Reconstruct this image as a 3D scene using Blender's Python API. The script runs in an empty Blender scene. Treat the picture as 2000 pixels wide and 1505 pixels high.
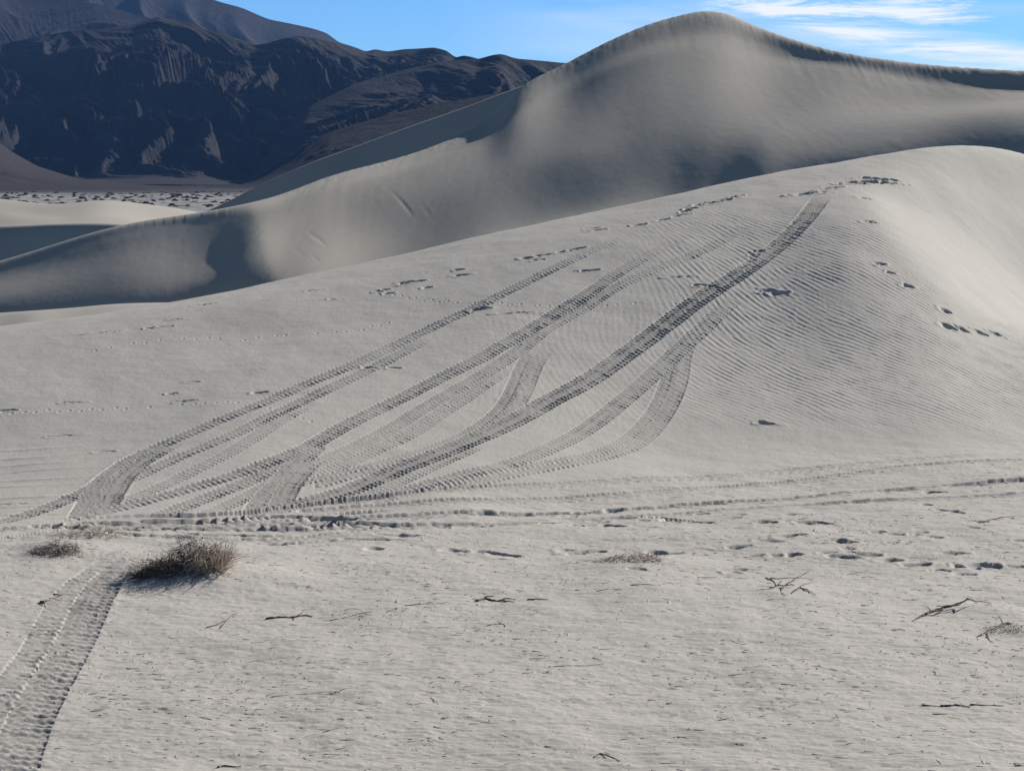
import bpy, math
import numpy as np
from math import radians, sin, cos, tan, pi

SC = bpy.context.scene
COL = SC.collection
# ---------------------------------------------------------------- camera
F = 3732.0                       # focal length in px of the 2000 px wide photo
H0 = 3.8                         # eye height above the sand flat
PITCH = math.atan(402.5 / F)
cam_d = bpy.data.cameras.new('camera')
cam = bpy.data.objects.new('camera', cam_d)
COL.objects.link(cam)
cam.location = (0, 0, H0)
cam.rotation_euler = (pi / 2 - PITCH, 0, 0)
cam_d.sensor_width = 36.0
cam_d.lens = 36.0 * F / 2000.0
cam_d.clip_start = 0.1
cam_d.clip_end = 60000
SC.camera = cam
# ---------------------------------------------------------------- light
SUN_E = radians(29.0)
SUN_A = radians(52.0)            # to the right of straight ahead (+Y)
SDIR = (cos(SUN_E) * sin(SUN_A), cos(SUN_E) * cos(SUN_A), sin(SUN_E))
sun_d = bpy.data.lights.new('sun', 'SUN')
sun_d.energy = 5.0
sun_d.angle = radians(0.5)
sun_d.color = (1.0, 0.965, 0.91)
sun = bpy.data.objects.new('sun', sun_d)
COL.objects.link(sun)
sun.rotation_euler = (pi / 2 - SUN_E, 0, pi - SUN_A)
SC.view_settings.view_transform = 'Standard'
SC.view_settings.look = 'None'
SC.view_settings.gamma = 1.0
SC.view_settings.exposure = 0.66
SC.view_settings.use_curve_mapping = False


class NT:
    """small helper for building node trees"""
    def __init__(s, tree):
        s.t = tree

    def n(s, typ, **kw):
        nd = s.t.nodes.new(typ)
        for k, v in kw.items():
            if k.startswith('i_'):
                key = k[2:]
                key = int(key) if key.isdigit() else key.replace('_', ' ')
                nd.inputs[key].default_value = v
            else:
                setattr(nd, k, v)
        return nd

    def l(s, a, b):
        s.t.links.new(a, b)

    def math(s, op, a, b=None, clamp=False):
        nd = s.t.nodes.new('ShaderNodeMath')
        nd.operation = op
        nd.use_clamp = clamp
        for i, v in enumerate((a, b)):
            if v is None:
                continue
            if isinstance(v, (int, float)):
                nd.inputs[i].default_value = v
            else:
                s.l(v, nd.inputs[i])
        return nd.outputs[0]

    def ramp(s, fac, stops, interp='LINEAR'):
        nd = s.t.nodes.new('ShaderNodeValToRGB')
        cr = nd.color_ramp
        cr.interpolation = interp
        while len(cr.elements) < len(stops):
            cr.elements.new(0.5)
        for e, (p, c) in zip(cr.elements, stops):
            e.position = p
            e.color = (c[0], c[1], c[2], 1) if not isinstance(c, (int, float)) else (c, c, c, 1)
        s.l(fac, nd.inputs[0])
        return nd.outputs[0]

    def mix(s, fac, a, b):
        nd = s.t.nodes.new('ShaderNodeMix')
        nd.data_type = 'RGBA'
        for key, v in ((0, fac), (6, a), (7, b)):
            if isinstance(v, (int, float)):
                nd.inputs[key].default_value = v
            elif isinstance(v, tuple):
                nd.inputs[key].default_value = (v[0], v[1], v[2], 1)
            else:
                s.l(v, nd.inputs[key])
        return nd.outputs[2]


def cloud_world():
    w = bpy.data.worlds.new('World')
    SC.world = w
    w.use_nodes = True
    T = NT(w.node_tree)
    w.node_tree.nodes.clear()
    sky = T.n('ShaderNodeTexSky', sky_type='NISHITA', sun_disc=False, sun_elevation=SUN_E,
              sun_rotation=SUN_A, altitude=1000, air_density=1.0, dust_density=0.15, ozone_density=2.5)
    tc = T.n('ShaderNodeTexCoord')
    sp = T.n('ShaderNodeSeparateXYZ')
    T.l(tc.outputs['Generated'], sp.inputs[0])
    # u: azimuth tangent, v: elevation tangent of the view direction on the sky
    u = T.math('DIVIDE', sp.outputs[0], T.math('MAXIMUM', sp.outputs[1], 0.05))
    v = T.math('DIVIDE', sp.outputs[2], T.math('MAXIMUM', sp.outputs[1], 0.05))

    def field(su, sv, shear, off, scale, detail, rough=0.6, dist=0.0):
        cb = T.n('ShaderNodeCombineXYZ')
        T.l(T.math('MULTIPLY', T.math('ADD', u, T.math('MULTIPLY', v, shear)), su), cb.inputs[0])
        T.l(T.math('MULTIPLY', v, sv), cb.inputs[1])
        cb.inputs[2].default_value = off
        nz = T.n('ShaderNodeTexNoise', i_Scale=scale, i_Detail=detail, i_Roughness=rough, i_Distortion=dist)
        T.l(cb.outputs[0], nz.inputs['Vector'])
        return nz.outputs['Fac']

    def bump(x, c, w_):      # soft box of half width w_ round c
        d = T.math('DIVIDE', T.math('ABSOLUTE', T.math('SUBTRACT', x, c)), w_)
        return T.math('SUBTRACT', 1.0, d, clamp=True)

    # wide thin veil
    veil = T.math('MULTIPLY', T.ramp(field(1.5, 14, 0.4, 3.1, 3.0, 8, 0.62, 0.6), [(0.38, 0.0), (0.75, 1.0)]),
                  T.ramp(T.math('ADD', u, 0.5), [(0.46, 0.0), (0.53, 0.85), (0.80, 0.45)]))
    # dense bank: a long lens near the top right
    vb = T.math('ADD', v, T.math('MULTIPLY', u, 0.012))
    vb = T.math('ADD', vb, T.math('MULTIPLY', T.math('SUBTRACT', field(22, 30, 0, 7.0, 1.0, 6, 0.6), 0.5), 0.012))
    body = T.math('MULTIPLY', bump(vb, 0.0892, 0.0090), T.math('MULTIPLY', bump(u, 0.170, 0.088), 1.7, clamp=True))
    fine = field(14, 150, -0.6, 9.3, 1.0, 12, 0.74, 0.4)
    bankm = T.ramp(T.math('ADD', T.math('MULTIPLY', body, 1.12), T.math('MULTIPLY', T.math('SUBTRACT', fine, 0.5), 3.4)), [(0.34, 0.0), (0.95, 1.0)])
    bankm = T.math('MULTIPLY', bankm, T.math('MULTIPLY', body, 4.0, clamp=True))
    # streaming mares' tails below the bank: sweep down and to the right
    ud = T.math('SUBTRACT', u, 0.268)
    c0 = T.math('ADD', T.math('MULTIPLY', ud, T.math('SUBTRACT', T.math('MULTIPLY', ud, 0.30), 0.12)), 0.0610)
    d0 = T.math('SUBTRACT', v, c0)
    tl = T.math('SUBTRACT', 1.0, T.math('DIVIDE', T.math('ABSOLUTE', d0), 0.0115), clamp=True)
    st = field(9, 110, 0.9, 1.7, 1.0, 9, 0.65, 0.8)
    tails = T.math('MULTIPLY', T.math('MULTIPLY', T.ramp(st, [(0.36, 0.05), (0.62, 1.0)]), tl), T.ramp(u, [(0.10, 0.0), (0.18, 1.0), (0.27, 0.9)]))
    cov = T.math('MAXIMUM', T.math('MULTIPLY', veil, 0.55), bankm)
    cov = T.math('MAXIMUM', cov, T.math('MULTIPLY', tails, 1.5), clamp=True)
    fwd = T.math('GREATER_THAN', sp.outputs[1], 0.05)
    cov = T.math('MULTIPLY', cov, fwd)
    base = T.n('ShaderNodeMix', data_type='RGBA', blend_type='MULTIPLY')
    base.inputs[0].default_value = 1.0
    T.l(sky.outputs[0], base.inputs[6])
    T.l(T.ramp(sp.outputs[2], [(0.12, (0.66, 1.13, 1.76)), (0.42, (0.56, 0.58, 0.60))]), base.inputs[7])
    colr = T.mix(cov, base.outputs[2], (13.0, 13.6, 14.2))
    bg = T.n('ShaderNodeBackground', i_Strength=0.05)
    T.l(colr, bg.inputs[0])
    out = T.n('ShaderNodeOutputWorld')
    T.l(bg.outputs[0], out.inputs[0])


cloud_world()

# ---------------------------------------------------------------- numeric helpers
rng = np.random.default_rng(11)


def ray(px, py):
    px = np.asarray(px, float)
    py = np.asarray(py, float)
    x = (px - 1000) / F
    y = (752.5 - py) / F
    return x, cos(PITCH) + y * sin(PITCH), -sin(PITCH) + y * cos(PITCH)


def at(px, py, Y):
    x, dy, dz = ray(px, py)
    k = Y / dy
    return x * k, Y, H0 + dz * k


def pchip(x, y, q):
    """monotone cubic through (x, y) evaluated at q (linear ends)"""
    x = np.asarray(x, float); y = np.asarray(y, float)
    h = np.diff(x); d = np.diff(y) / h
    m = np.zeros_like(y)
    m[0], m[-1] = d[0], d[-1]
    w1 = 2 * h[1:] + h[:-1]; w2 = h[1:] + 2 * h[:-1]
    with np.errstate(divide='ignore', invalid='ignore'):
        mm = (w1 + w2) / (w1 / d[:-1] + w2 / d[1:])
    mm = np.where(d[:-1] * d[1:] > 0, mm, 0.0)
    m[1:-1] = mm
    q = np.clip(np.asarray(q, float), x[0], x[-1])
    i = np.clip(np.searchsorted(x, q, 'right') - 1, 0, len(x) - 2)
    t = (q - x[i]) / h[i]
    return ((2 * t**3 - 3 * t**2 + 1) * y[i] + (t**3 - 2 * t**2 + t) * h[i] * m[i]
            + (-2 * t**3 + 3 * t**2) * y[i + 1] + (t**3 - t**2) * h[i] * m[i + 1])


def catmull(x, y, q):
    x = np.asarray(x, float); y = np.asarray(y, float)
    m = np.gradient(y, x)
    q = np.clip(np.asarray(q, float), x[0], x[-1])
    i = np.clip(np.searchsorted(x, q, 'right') - 1, 0, len(x) - 2)
    h = x[i + 1] - x[i]
    t = (q - x[i]) / h
    return ((2 * t**3 - 3 * t**2 + 1) * y[i] + (t**3 - 2 * t**2 + t) * h * m[i]
            + (-2 * t**3 + 3 * t**2) * y[i + 1] + (t**3 - t**2) * h * m[i + 1])


def smooth(t):
    t = np.clip(t, 0, 1)
    return t * t * (3 - 2 * t)


def fft_noise(n, beta, lo=1.0, hi=None, seed=0):
    """tileable n x n noise, amplitude ~ k^-beta between lo and hi cycles per tile, unit variance"""
    r = np.random.default_rng(seed)
    f = np.fft.rfft2(r.standard_normal((n, n)))
    ky = np.fft.fftfreq(n)[:, None] * n
    kx = np.fft.rfftfreq(n)[None, :] * n
    k = np.hypot(kx, ky)
    k[0, 0] = 1
    a = k ** (-beta)
    a[k < lo] = 0
    if hi:
        a *= np.exp(-(k / hi) ** 4)
    a[0, 0] = 0
    g = np.fft.irfft2(f * a, s=(n, n))
    return (g / g.std()).astype(np.float32)


def samp(tile, u, v):
    """bilinear wrapped sample, u and v in tiles"""
    n = tile.shape[0]
    x = (u * n) % n; y = (v * n) % n
    xi = x.astype(np.int32); yi = y.astype(np.int32)
    fx = (x - xi).astype(np.float32); fy = (y - yi).astype(np.float32)
    xi %= n; yi %= n
    x1 = (xi + 1) % n; y1 = (yi + 1) % n
    return (tile[yi, xi] * (1 - fx) * (1 - fy) + tile[yi, x1] * fx * (1 - fy)
            + tile[y1, xi] * (1 - fx) * fy + tile[y1, x1] * fx * fy)


def blur(a, s, axis):
    r = int(3 * s) + 1
    k = np.exp(-0.5 * (np.arange(-r, r + 1) / s) ** 2)
    k /= k.sum()
    p = [(0, 0), (0, 0)]
    p[axis] = (r, r)
    b = np.pad(a, p, mode='edge')
    out = np.zeros_like(a)
    for i, w in enumerate(k):
        sl = [slice(None), slice(None)]
        sl[axis] = slice(i, i + a.shape[axis])
        out += w * b[tuple(sl)]
    return out


def grid_mesh(name, X, Y, Z, mat, attrs=None, kind=None):
    nr, nc = Z.shape
    co = np.empty((nr * nc, 3), np.float32)
    co[:, 0] = X.ravel(); co[:, 1] = Y.ravel(); co[:, 2] = Z.ravel()
    idx = np.arange(nr * nc, dtype=np.int32).reshape(nr, nc)
    q = np.stack([idx[:-1, :-1], idx[:-1, 1:], idx[1:, 1:], idx[1:, :-1]], -1).reshape(-1, 4)
    me = bpy.data.meshes.new(name)
    me.vertices.add(len(co))
    me.vertices.foreach_set('co', co.ravel())
    me.loops.add(q.size)
    me.loops.foreach_set('vertex_index', q.ravel())
    me.polygons.add(len(q))
    me.polygons.foreach_set('loop_start', np.arange(0, q.size, 4, dtype=np.int32))
    me.polygons.foreach_set('use_smooth', np.ones(len(q), bool))
    for k, a in (attrs or {}).items():
        at_ = me.attributes.new(k, 'FLOAT', 'POINT')
        at_.data.foreach_set('value', a.astype(np.float32).ravel())
    me.update(calc_edges=True)
    me.materials.append(mat)
    o = bpy.data.objects.new(name, me)
    COL.objects.link(o)
    if kind:
        o['kind'] = kind
    return o


def tag(o, label, cat, group=None):
    o['label'] = label
    o['category'] = cat
    if group:
        o['group'] = group


# ---------------------------------------------------------------- materials
def new_mat(name):
    m = bpy.data.materials.new(name)
    m.use_nodes = True
    T = NT(m.node_tree)
    b = m.node_tree.nodes['Principled BSDF']
    b.inputs['Roughness'].default_value = 0.95
    b.inputs['Specular IOR Level'].default_value = 0.15
    return m, T, b


def sand_mat(name, c0, c1, grain=0.0, bump=0.25, near=False):
    m, T, b = new_mat(name)
    g = T.n('ShaderNodeNewGeometry')
    n1 = T.n('ShaderNodeTexNoise', i_Scale=0.35 if near else 0.09, i_Detail=5.0, i_Roughness=0.55)
    T.l(g.outputs['Position'], n1.inputs['Vector'])
    col = T.mix(T.ramp(n1.outputs['Fac'], [(0.3, 0.0), (0.7, 1.0)]), c0, c1)
    if near:
        n2 = T.n('ShaderNodeTexNoise', i_Scale=130.0, i_Detail=3.0, i_Roughness=0.7)
        T.l(g.outputs['Position'], n2.inputs['Vector'])
        n3 = T.n('ShaderNodeTexNoise', i_Scale=22.0, i_Detail=4.0, i_Roughness=0.6)
        T.l(g.outputs['Position'], n3.inputs['Vector'])
        at_ = T.n('ShaderNodeAttribute', attribute_name='coarse')
        # coarse dark and rusty grains lie on the flat, hardly any on the dune
        dk = T.math('MULTIPLY', T.ramp(n2.outputs['Fac'], [(0.56, 0.0), (0.70, 1.0)]), T.math('ADD', T.math('MULTIPLY', at_.outputs['Fac'], 0.55), 0.10))
        col = T.mix(dk, col, (0.16, 0.135, 0.115))
        lt = T.math('MULTIPLY', T.ramp(n2.outputs['Fac'], [(0.28, 1.0), (0.40, 0.0)]), T.math('ADD', T.math('MULTIPLY', at_.outputs['Fac'], 0.4), 0.08))
        col = T.mix(lt, col, (0.62, 0.60, 0.57))
        col = T.mix(T.math('MULTIPLY', T.ramp(n3.outputs['Fac'], [(0.35, 0.0), (0.7, 1.0)]), 0.14), col, (0.25, 0.24, 0.225))
        bn = T.n('ShaderNodeBump', i_Strength=0.4, i_Distance=0.003)
        T.l(T.math('ADD', n2.outputs['Fac'], T.math('MULTIPLY', n3.outputs['Fac'], 0.35)), bn.inputs['Height'])
        T.l(bn.outputs[0], b.inputs['Normal'])
    else:
        n2 = T.n('ShaderNodeTexNoise', i_Scale=1.6, i_Detail=7.0, i_Roughness=0.62)
        T.l(g.outputs['Position'], n2.inputs['Vector'])
        bn = T.n('ShaderNodeBump', i_Strength=bump, i_Distance=0.035)
        T.l(n2.outputs['Fac'], bn.inputs['Height'])
        T.l(bn.outputs[0], b.inputs['Normal'])
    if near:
        # tracks tinted darker: mostly fine tread shade put into the colour, partly disturbed sand
        tk = T.n('ShaderNodeAttribute', attribute_name='track_shade')
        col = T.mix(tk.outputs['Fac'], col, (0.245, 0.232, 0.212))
    T.l(col, b.inputs['Base Color'])
    return m


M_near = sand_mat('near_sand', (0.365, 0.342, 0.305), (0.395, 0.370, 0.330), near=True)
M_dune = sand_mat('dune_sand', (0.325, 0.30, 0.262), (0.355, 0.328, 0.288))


def plain_mat(name, col, var=0.3, scale=30.0, rough=0.85):
    m, T, b = new_mat(name)
    g = T.n('ShaderNodeNewGeometry')
    n1 = T.n('ShaderNodeTexNoise', i_Scale=scale, i_Detail=4.0)
    T.l(g.outputs['Position'], n1.inputs['Vector'])
    lo = tuple(c * (1 - var) for c in col)
    hi = tuple(min(1, c * (1 + var)) for c in col)
    T.l(T.mix(T.ramp(n1.outputs['Fac'], [(0.35, 0.0), (0.65, 1.0)]), lo, hi), b.inputs['Base Color'])
    b.inputs['Roughness'].default_value = rough
    return m


# ---------------------------------------------------------------- lofted surfaces
def loft_grid(lines, s, Yq, sm_s=0.0, sm_y=0.0, ls=0.0, crease=False):
    """lines: front to back lists of (px, py, Y); returns Z on the grid Yq x s.
    ls smooths the lines themselves sideways by that many px of arc"""
    LY, LV = [], []
    for ln in lines:
        ln = np.array(ln, float)
        X, Y, Z = at(ln[:, 0], ln[:, 1], ln[:, 2])
        ss = X / Y
        LY.append(pchip(ss, Y, s) if ls else catmull(ss, Y, s))
        LV.append(pchip(ss, (Z - H0) / Y, s) if ls else (catmull(ss, Z, s) - H0) / LY[-1])
    LY = np.array(LY); LV = np.array(LV)
    if ls:
        ds = (s[1] - s[0]) * F
        LY = blur(LY, ls / ds, 1)
        LV = blur(LV, ls / ds * .3, 1)
    LZ = H0 + LV * LY
    if crease:                      # hold the faces straight up to the kink at the foot of the slip face
        k = len(LY) - 4             # index of that line
        f = 0.16
        a1, z1 = LY[k] + (LY[k - 1] - LY[k]) * f, LZ[k] + (LZ[k - 1] - LZ[k]) * f
        a2, z2 = LY[k] + (LY[k + 1] - LY[k]) * .3, LZ[k] + (LZ[k + 1] - LZ[k]) * .3
        LY = np.insert(LY, [k, k + 1], [a1, a2], 0); LZ = np.insert(LZ, [k, k + 1], [z1, z2], 0)
    out = np.empty((len(Yq), len(s)))
    for j in range(len(s)):
        yy = LY[:, j].copy()
        for i in range(1, len(yy)):
            yy[i] = max(yy[i], yy[i - 1] + 0.05)
        out[:, j] = pchip(yy, LZ[:, j], Yq)
    if sm_y:
        out = blur(out, sm_y, 0)
    if sm_s:
        out = blur(out, sm_s, 1)
    return out


def flatY(px, py, z=0.0):
    x, dy, dz = ray(px, py)
    return (z - H0) / dz * dy


# ---- near ground: sand flat rising into the near dune
def zline(pts):                      # points given as (px, Y, Z) -> (px, py, Y)
    r = []
    for px, Y, Z in pts:
        # invert: py for the point
        v = (Z - H0) / Y
        t = (v * cos(PITCH) + sin(PITCH)) / (cos(PITCH) - v * sin(PITCH))
        r.append((px, 752.5 - F * t, Y))
    return r


PXS = (-900, -300, 0, 250, 500, 750, 1000, 1250, 1500, 1700, 1850, 1950, 2050, 2200, 2500, 3000)


def row(vals, kind):
    return zline([(p, v[0], v[1]) for p, v in zip(PXS, vals)]) if kind == 'z' else [(p, v[0], v[1]) for p, v in zip(PXS, vals)]


near_lines = [
    row([(5, 0.0)] * 16, 'z'),
    row([(12, 0.0)] * 16, 'z'),
    row([(19.0, 0.02), (19.4, 0.02), (19.8, 0.02), (20.2, 0.02), (20.6, 0.02), (21.2, 0.02), (22.0, 0.02), (23.0, 0.02), (24.0, 0.02), (24.8, 0.02), (25.2, 0.02), (25.6, 0.02), (26, 0.02), (26.5, 0.02), (27, 0.02), (28, 0.02)], 'z'),
    # lower slope
    row([(1010, 22.6), (960, 23.2), (930, 23.6), (905, 24.0), (880, 24.4), (855, 25.2), (825, 26.2), (795, 27.3), (765, 28.2), (745, 28.6), (740, 29.0), (742, 29.6), (748, 30), (760, 31), (780, 32), (800, 34)], 'p'),
    # upper slope
    row([(850, 26.5), (790, 27.5), (755, 28.3), (725, 29.0), (690, 29.8), (650, 30.6), (600, 31.4), (555, 32.4), (505, 33.5), (475, 33.9), (490, 34.9), (545, 35.5), (580, 36.4), (620, 37.6), (650, 39), (660, 40)], 'p'),
    row([(770, 29.3), (705, 30.4), (665, 31.3), (628, 32.0), (580, 33.2), (530, 34.4), (478, 35.4), (428, 36.4), (378, 37.6), (352, 38.3), (355, 39.7), (385, 40.6), (420, 41.4), (460, 42), (500, 42), (530, 44)], 'p'),
    # crest
    row([(745, 30.6), (680, 31.8), (640, 32.8), (603, 33.8), (553, 35.2), (501, 36.6), (445, 37.8), (395, 39.0), (340, 40.2), (305, 41.2), (283, 42.4), (286, 43.4), (318, 44.0), (370, 44.6), (420, 44), (450, 46)], 'p'),
    row([(36, -0.6), (38, -.3), (39, 0), (40, .4), (41, .8), (42.5, 1.4), (44, 2.0), (45, 2.6), (46.5, 3.2), (47.5, 3.5), (48.5, 3.6), (49.5, 3.3), (50, 2.7), (51, 2.1), (51, 1.5), (52, 1)], 'z'),
    row([(60, -8.9)] * 16, 'z'),
]

# column / row parameters of the fine mesh: spacing about half a render pixel inside the
# field the photograph covers, coarser outside it
sl = 1040 / F
s_fine = np.arange(-sl, sl, 1.08 / F)
s_out = np.geomspace(0.004, 0.62, 90)
S = np.concatenate([-sl - s_out[::-1], s_fine, sl + 0.0005 + s_out])
Yc = np.linspace(4, 62, 2400)
sc = np.linspace(S[0], S[-1], 700)
Zb = loft_grid(near_lines, sc, Yc, sm_s=4.0, sm_y=12.0)


# the scooped bowl to the right of a soft ridge that runs down from the crest
_PX = (sc * F + 1000)[None, :]
_v = (Zb - H0) / Yc[:, None]
_PY = 752.5 - F * (_v * cos(PITCH) + sin(PITCH)) / (cos(PITCH) - _v * sin(PITCH))
_rd = np.interp(_PY, [340, 380, 420, 500, 560, 620, 680, 760], [1680, 1700, 1725, 1790, 1850, 1940, 2060, 2260])
_d = _PX - _rd
_front = smooth((np.array([p[2] for p in near_lines[6]]).mean() + 1.5 - Yc)[:, None] / 3)
_bowl = 0.42 * (1 - np.exp(-16 * np.logaddexp(0, _d / 16) / 120.0)) * smooth((_PY - 325) / 70) * smooth((860 - _PY) / 190) * _front
_bowl *= 1 - 0.8 * smooth((_d - 380) / 400)
Zb = Zb - blur(_bowl, 3.0, 0)


def bil(Zg, ss, YY, sax, Yax):
    fi = np.interp(YY, Yax, np.arange(len(Yax)))
    fj = np.interp(ss, sax, np.arange(len(sax)))
    i = np.clip(fi.astype(int), 0, len(Yax) - 2); j = np.clip(fj.astype(int), 0, len(sax) - 2)
    a = fi - i; b = fj - j
    return Zg[i, j] * (1 - a) * (1 - b) + Zg[i + 1, j] * a * (1 - b) + Zg[i, j + 1] * (1 - a) * b + Zg[i + 1, j + 1] * a * b


# row spacing from how densely rows project
def dens():
    d = np.full(len(Yc), 6.0)
    for px in (60, 500, 1000, 1500, 1900):
        s0 = (px - 1000) / F
        z = bil(Zb, np.full(len(Yc), s0), Yc, sc, Yc)
        v = (z - H0) / Yc
        py = 752.5 - F * (v * cos(PITCH) + sin(PITCH)) / (cos(PITCH) - v * sin(PITCH))
        g = np.abs(np.gradient(py, Yc)) / 1.08
        vis = np.minimum.accumulate(py) >= py - 0.5
        vis &= (py < 1540)
        d = np.maximum(d, np.where(vis, g, 0))
    return np.minimum(d, 130)


dn = dens()
cum = np.concatenate([[0], np.cumsum(0.5 * (dn[1:] + dn[:-1]) * np.diff(Yc))])
Yr = np.interp(np.arange(0, cum[-1], 1.0), cum, Yc)
NR, NC = len(Yr), len(S)
print('near grid', NR, NC)


def resize(Zg):
    fi = np.interp(Yr, Yc, np.arange(len(Yc)))
    i = np.clip(fi.astype(int), 0, len(Yc) - 2); a = (fi - i)[:, None]
    R = Zg[i] * (1 - a) + Zg[i + 1] * a
    fj = np.interp(S, sc, np.arange(len(sc)))
    j = np.clip(fj.astype(int), 0, len(sc) - 2); b = (fj - j)[None, :]
    return R[:, j] * (1 - b) + R[:, j + 1] * b


Z = resize(Zb)
YY = np.repeat(Yr[:, None], NC, 1)
XX = YY * S[None, :]


def hit(px, py):
    """world point where the sight line through (px, py) first meets the near ground"""
    x, dy, dz = ray(px, py)
    Ys = np.linspace(8, 50, 3000)
    z = bil(Zb, np.full(len(Ys), float(x / dy)), Ys, sc, Yc)
    r = H0 + dz / dy * Ys
    k = np.argmax(r <= z)
    if not (r <= z).any():
        k = np.argmin(r - z)
    if k == 0:
        k = 1
    d0, d1 = r[k - 1] - z[k - 1], r[k] - z[k]
    t = d0 / (d0 - d1) if d0 != d1 else 0
    Yh = Ys[k - 1] + min(max(t, 0), 1) * (Ys[k] - Ys[k - 1])
    return float(x / dy) * Yh, Yh


def toe(s):      # depth at which the flat ends
    return np.interp(s * F + 1000, PXS, [p[2] for p in near_lines[2]])


flatness = smooth((toe(XX / YY) + 2.2 - YY) / 2.6)        # 1 on the flat, 0 on the dune

# gentle undulation
big = fft_noise(512, 2.0, 2, seed=3)
med = fft_noise(512, 1.2, 6, seed=4)
soft = fft_noise(512, 0.6, 3, 12, seed=14)
Z += samp(big, XX / 26, YY / 26) * 0.035 * flatness + samp(big, XX / 30 + .3, YY / 30) * 0.03
Z += samp(med, XX / 14, YY / 6) * 0.0028 * (0.25 + flatness)
# wind-drawn relief on the flat: little lee tails and crusty bumps
rel = fft_noise(1024, 0.75, 10, 330, seed=6)
pat = samp(big, XX / 7 + .17, YY / 9)
bmp = samp(rel, XX / 22.0, YY / 6.0)
Z += flatness * (np.maximum(bmp - 1.3, 0) * 0.0034 * np.clip(0.9 + 0.6 * pat, 0.15, 2.0) + bmp * 0.0002)
bmp2 = samp(fft_noise(1024, 0.4, 50, 400, seed=8), XX / 11.0, YY / 6.0 + .3)
Z += flatness * np.maximum(bmp2 - 1.9, 0) * 0.006 * np.clip(0.7 - 0.6 * pat, 0, 2.0)
# faint texture on the dune slope
sm = samp(fft_noise(1024, 0.9, 12, 330, seed=9), XX / 9.0, YY / 9.0)
Z += (1 - flatness) * sm * 0.0007

# ---- wind ripples: oriented filtering of noise, with natural forks
x0r, x1r, y0r, y1r, dr = -4.0, 16.0, 20.0, 46.0, 0.017
nx, ny = int((x1r - x0r) / dr), int((y1r - y0r) / dr)
nz = np.random.default_rng(5).standard_normal((ny, nx))
Fz = np.fft.rfft2(nz)
ky = np.fft.fftfreq(ny, dr)[:, None]; kx = np.fft.rfftfreq(nx, dr)[None, :]
Kr = np.hypot(kx, ky); Ka = np.arctan2(ky, kx)
xr = x0r + np.arange(nx) * dr; yr = y0r + np.arange(ny) * dr
XR, YR = np.meshgrid(xr, yr)
PXR = XR / YR * F + 1000
# direction of the wave vector (angle from +X): crests fan from steep on the left to flat on the right
wob = samp(big, XR / 14, YR / 14) * 0.13
TH = np.interp(PXR, [900, 1250, 1450, 1650, 1850, 2100], np.radians([4, 14, 28, 42, 54, 62])) + wob
LAM = 0.112
angs = np.radians(np.arange(-30, 95, 9))
rip = np.zeros((ny, nx)); env = np.zeros((ny, nx))
for a in angs:
    da = (Ka - a + pi / 2) % pi - pi / 2
    g = np.exp(-((Kr - 1 / LAM) / (0.16 / LAM)) ** 2 - (da / 0.13) ** 2)
    r_ = np.fft.irfft2(Fz * g, s=(ny, nx))
    w = np.clip(1 - np.abs(TH - a) / radians(9), 0, 1)
    rip += w * r_ / r_.std(); env += w
amp = np.sqrt(blur(blur(rip ** 2, 7, 0), 7, 1)) + 0.25
rip = np.tanh(1.2 * rip / amp)
del Fz, nz


def samp_r(a, X, Y):
    fx = np.clip((X - x0r) / dr, 0, nx - 1.001); fy = np.clip((Y - y0r) / dr, 0, ny - 1.001)
    i = fy.astype(int); j = fx.astype(int)
    u = fx - j; v = fy - i
    return a[i, j] * (1 - u) * (1 - v) + a[i, j + 1] * u * (1 - v) + a[i + 1, j] * (1 - u) * v + a[i + 1, j + 1] * u * v


PX_ = XX / YY * F + 1000
v_ = (Z - H0) / YY
PY_ = 752.5 - F * (v_ * cos(PITCH) + sin(PITCH)) / (cos(PITCH) - v_ * sin(PITCH))
# where ripples stand, as a patch of the slope bounded by lines on the ground
ridge_px = np.interp(PY_, [350, 420, 500, 560, 620, 680, 900], [1690, 1730, 1800, 1860, 1960, 2200, 2600])
rm = smooth((PX_ - 1150) / 330) * smooth((ridge_px - PX_) / 60) * smooth((PY_ - 385) / 60)
low_lim = np.interp(PX_, [1150, 1400, 1600, 2000, 2400], [830, 850, 860, 880, 900])
rm *= smooth((low_lim - PY_) / 90)
rm *= np.clip(0.8 + 0.35 * samp(med, XX / 13, YY / 13), 0.25, 1.15)
rm = np.maximum(rm, 0.22 * smooth((PX_ - ridge_px - 120) / 80) * smooth((700 - PY_) / 60))   # faint in the bowl
rm = np.maximum(rm, 0.16 * smooth((PX_ - 850) / 200) * smooth((PY_ - 560) / 60) * smooth((860 - PY_) / 60))
inreg = (XX > x0r) & (XX < x1r) & (YY > y0r) & (YY < y1r)
Z += np.where(inreg, samp_r(rip, XX, YY) * rm * 0.0055, 0)
del v_, PX_, PY_, ridge_px, low_lim

# ---- tracks
trk = np.zeros((NR, NC), np.float32)       # displacement
tmask = np.zeros((NR, NC), np.float32)


def window(xa, xb, ya, yb):
    i0, i1 = np.searchsorted(Yr, [ya, yb])
    c = np.array([xa / max(ya, 1), xa / yb, xb / ya, xb / yb])
    j0, j1 = np.searchsorted(S, [c.min(), c.max()])
    return slice(max(i0 - 1, 0), min(i1 + 1, NR)), slice(max(j0 - 1, 0), min(j1 + 1, NC))


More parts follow.
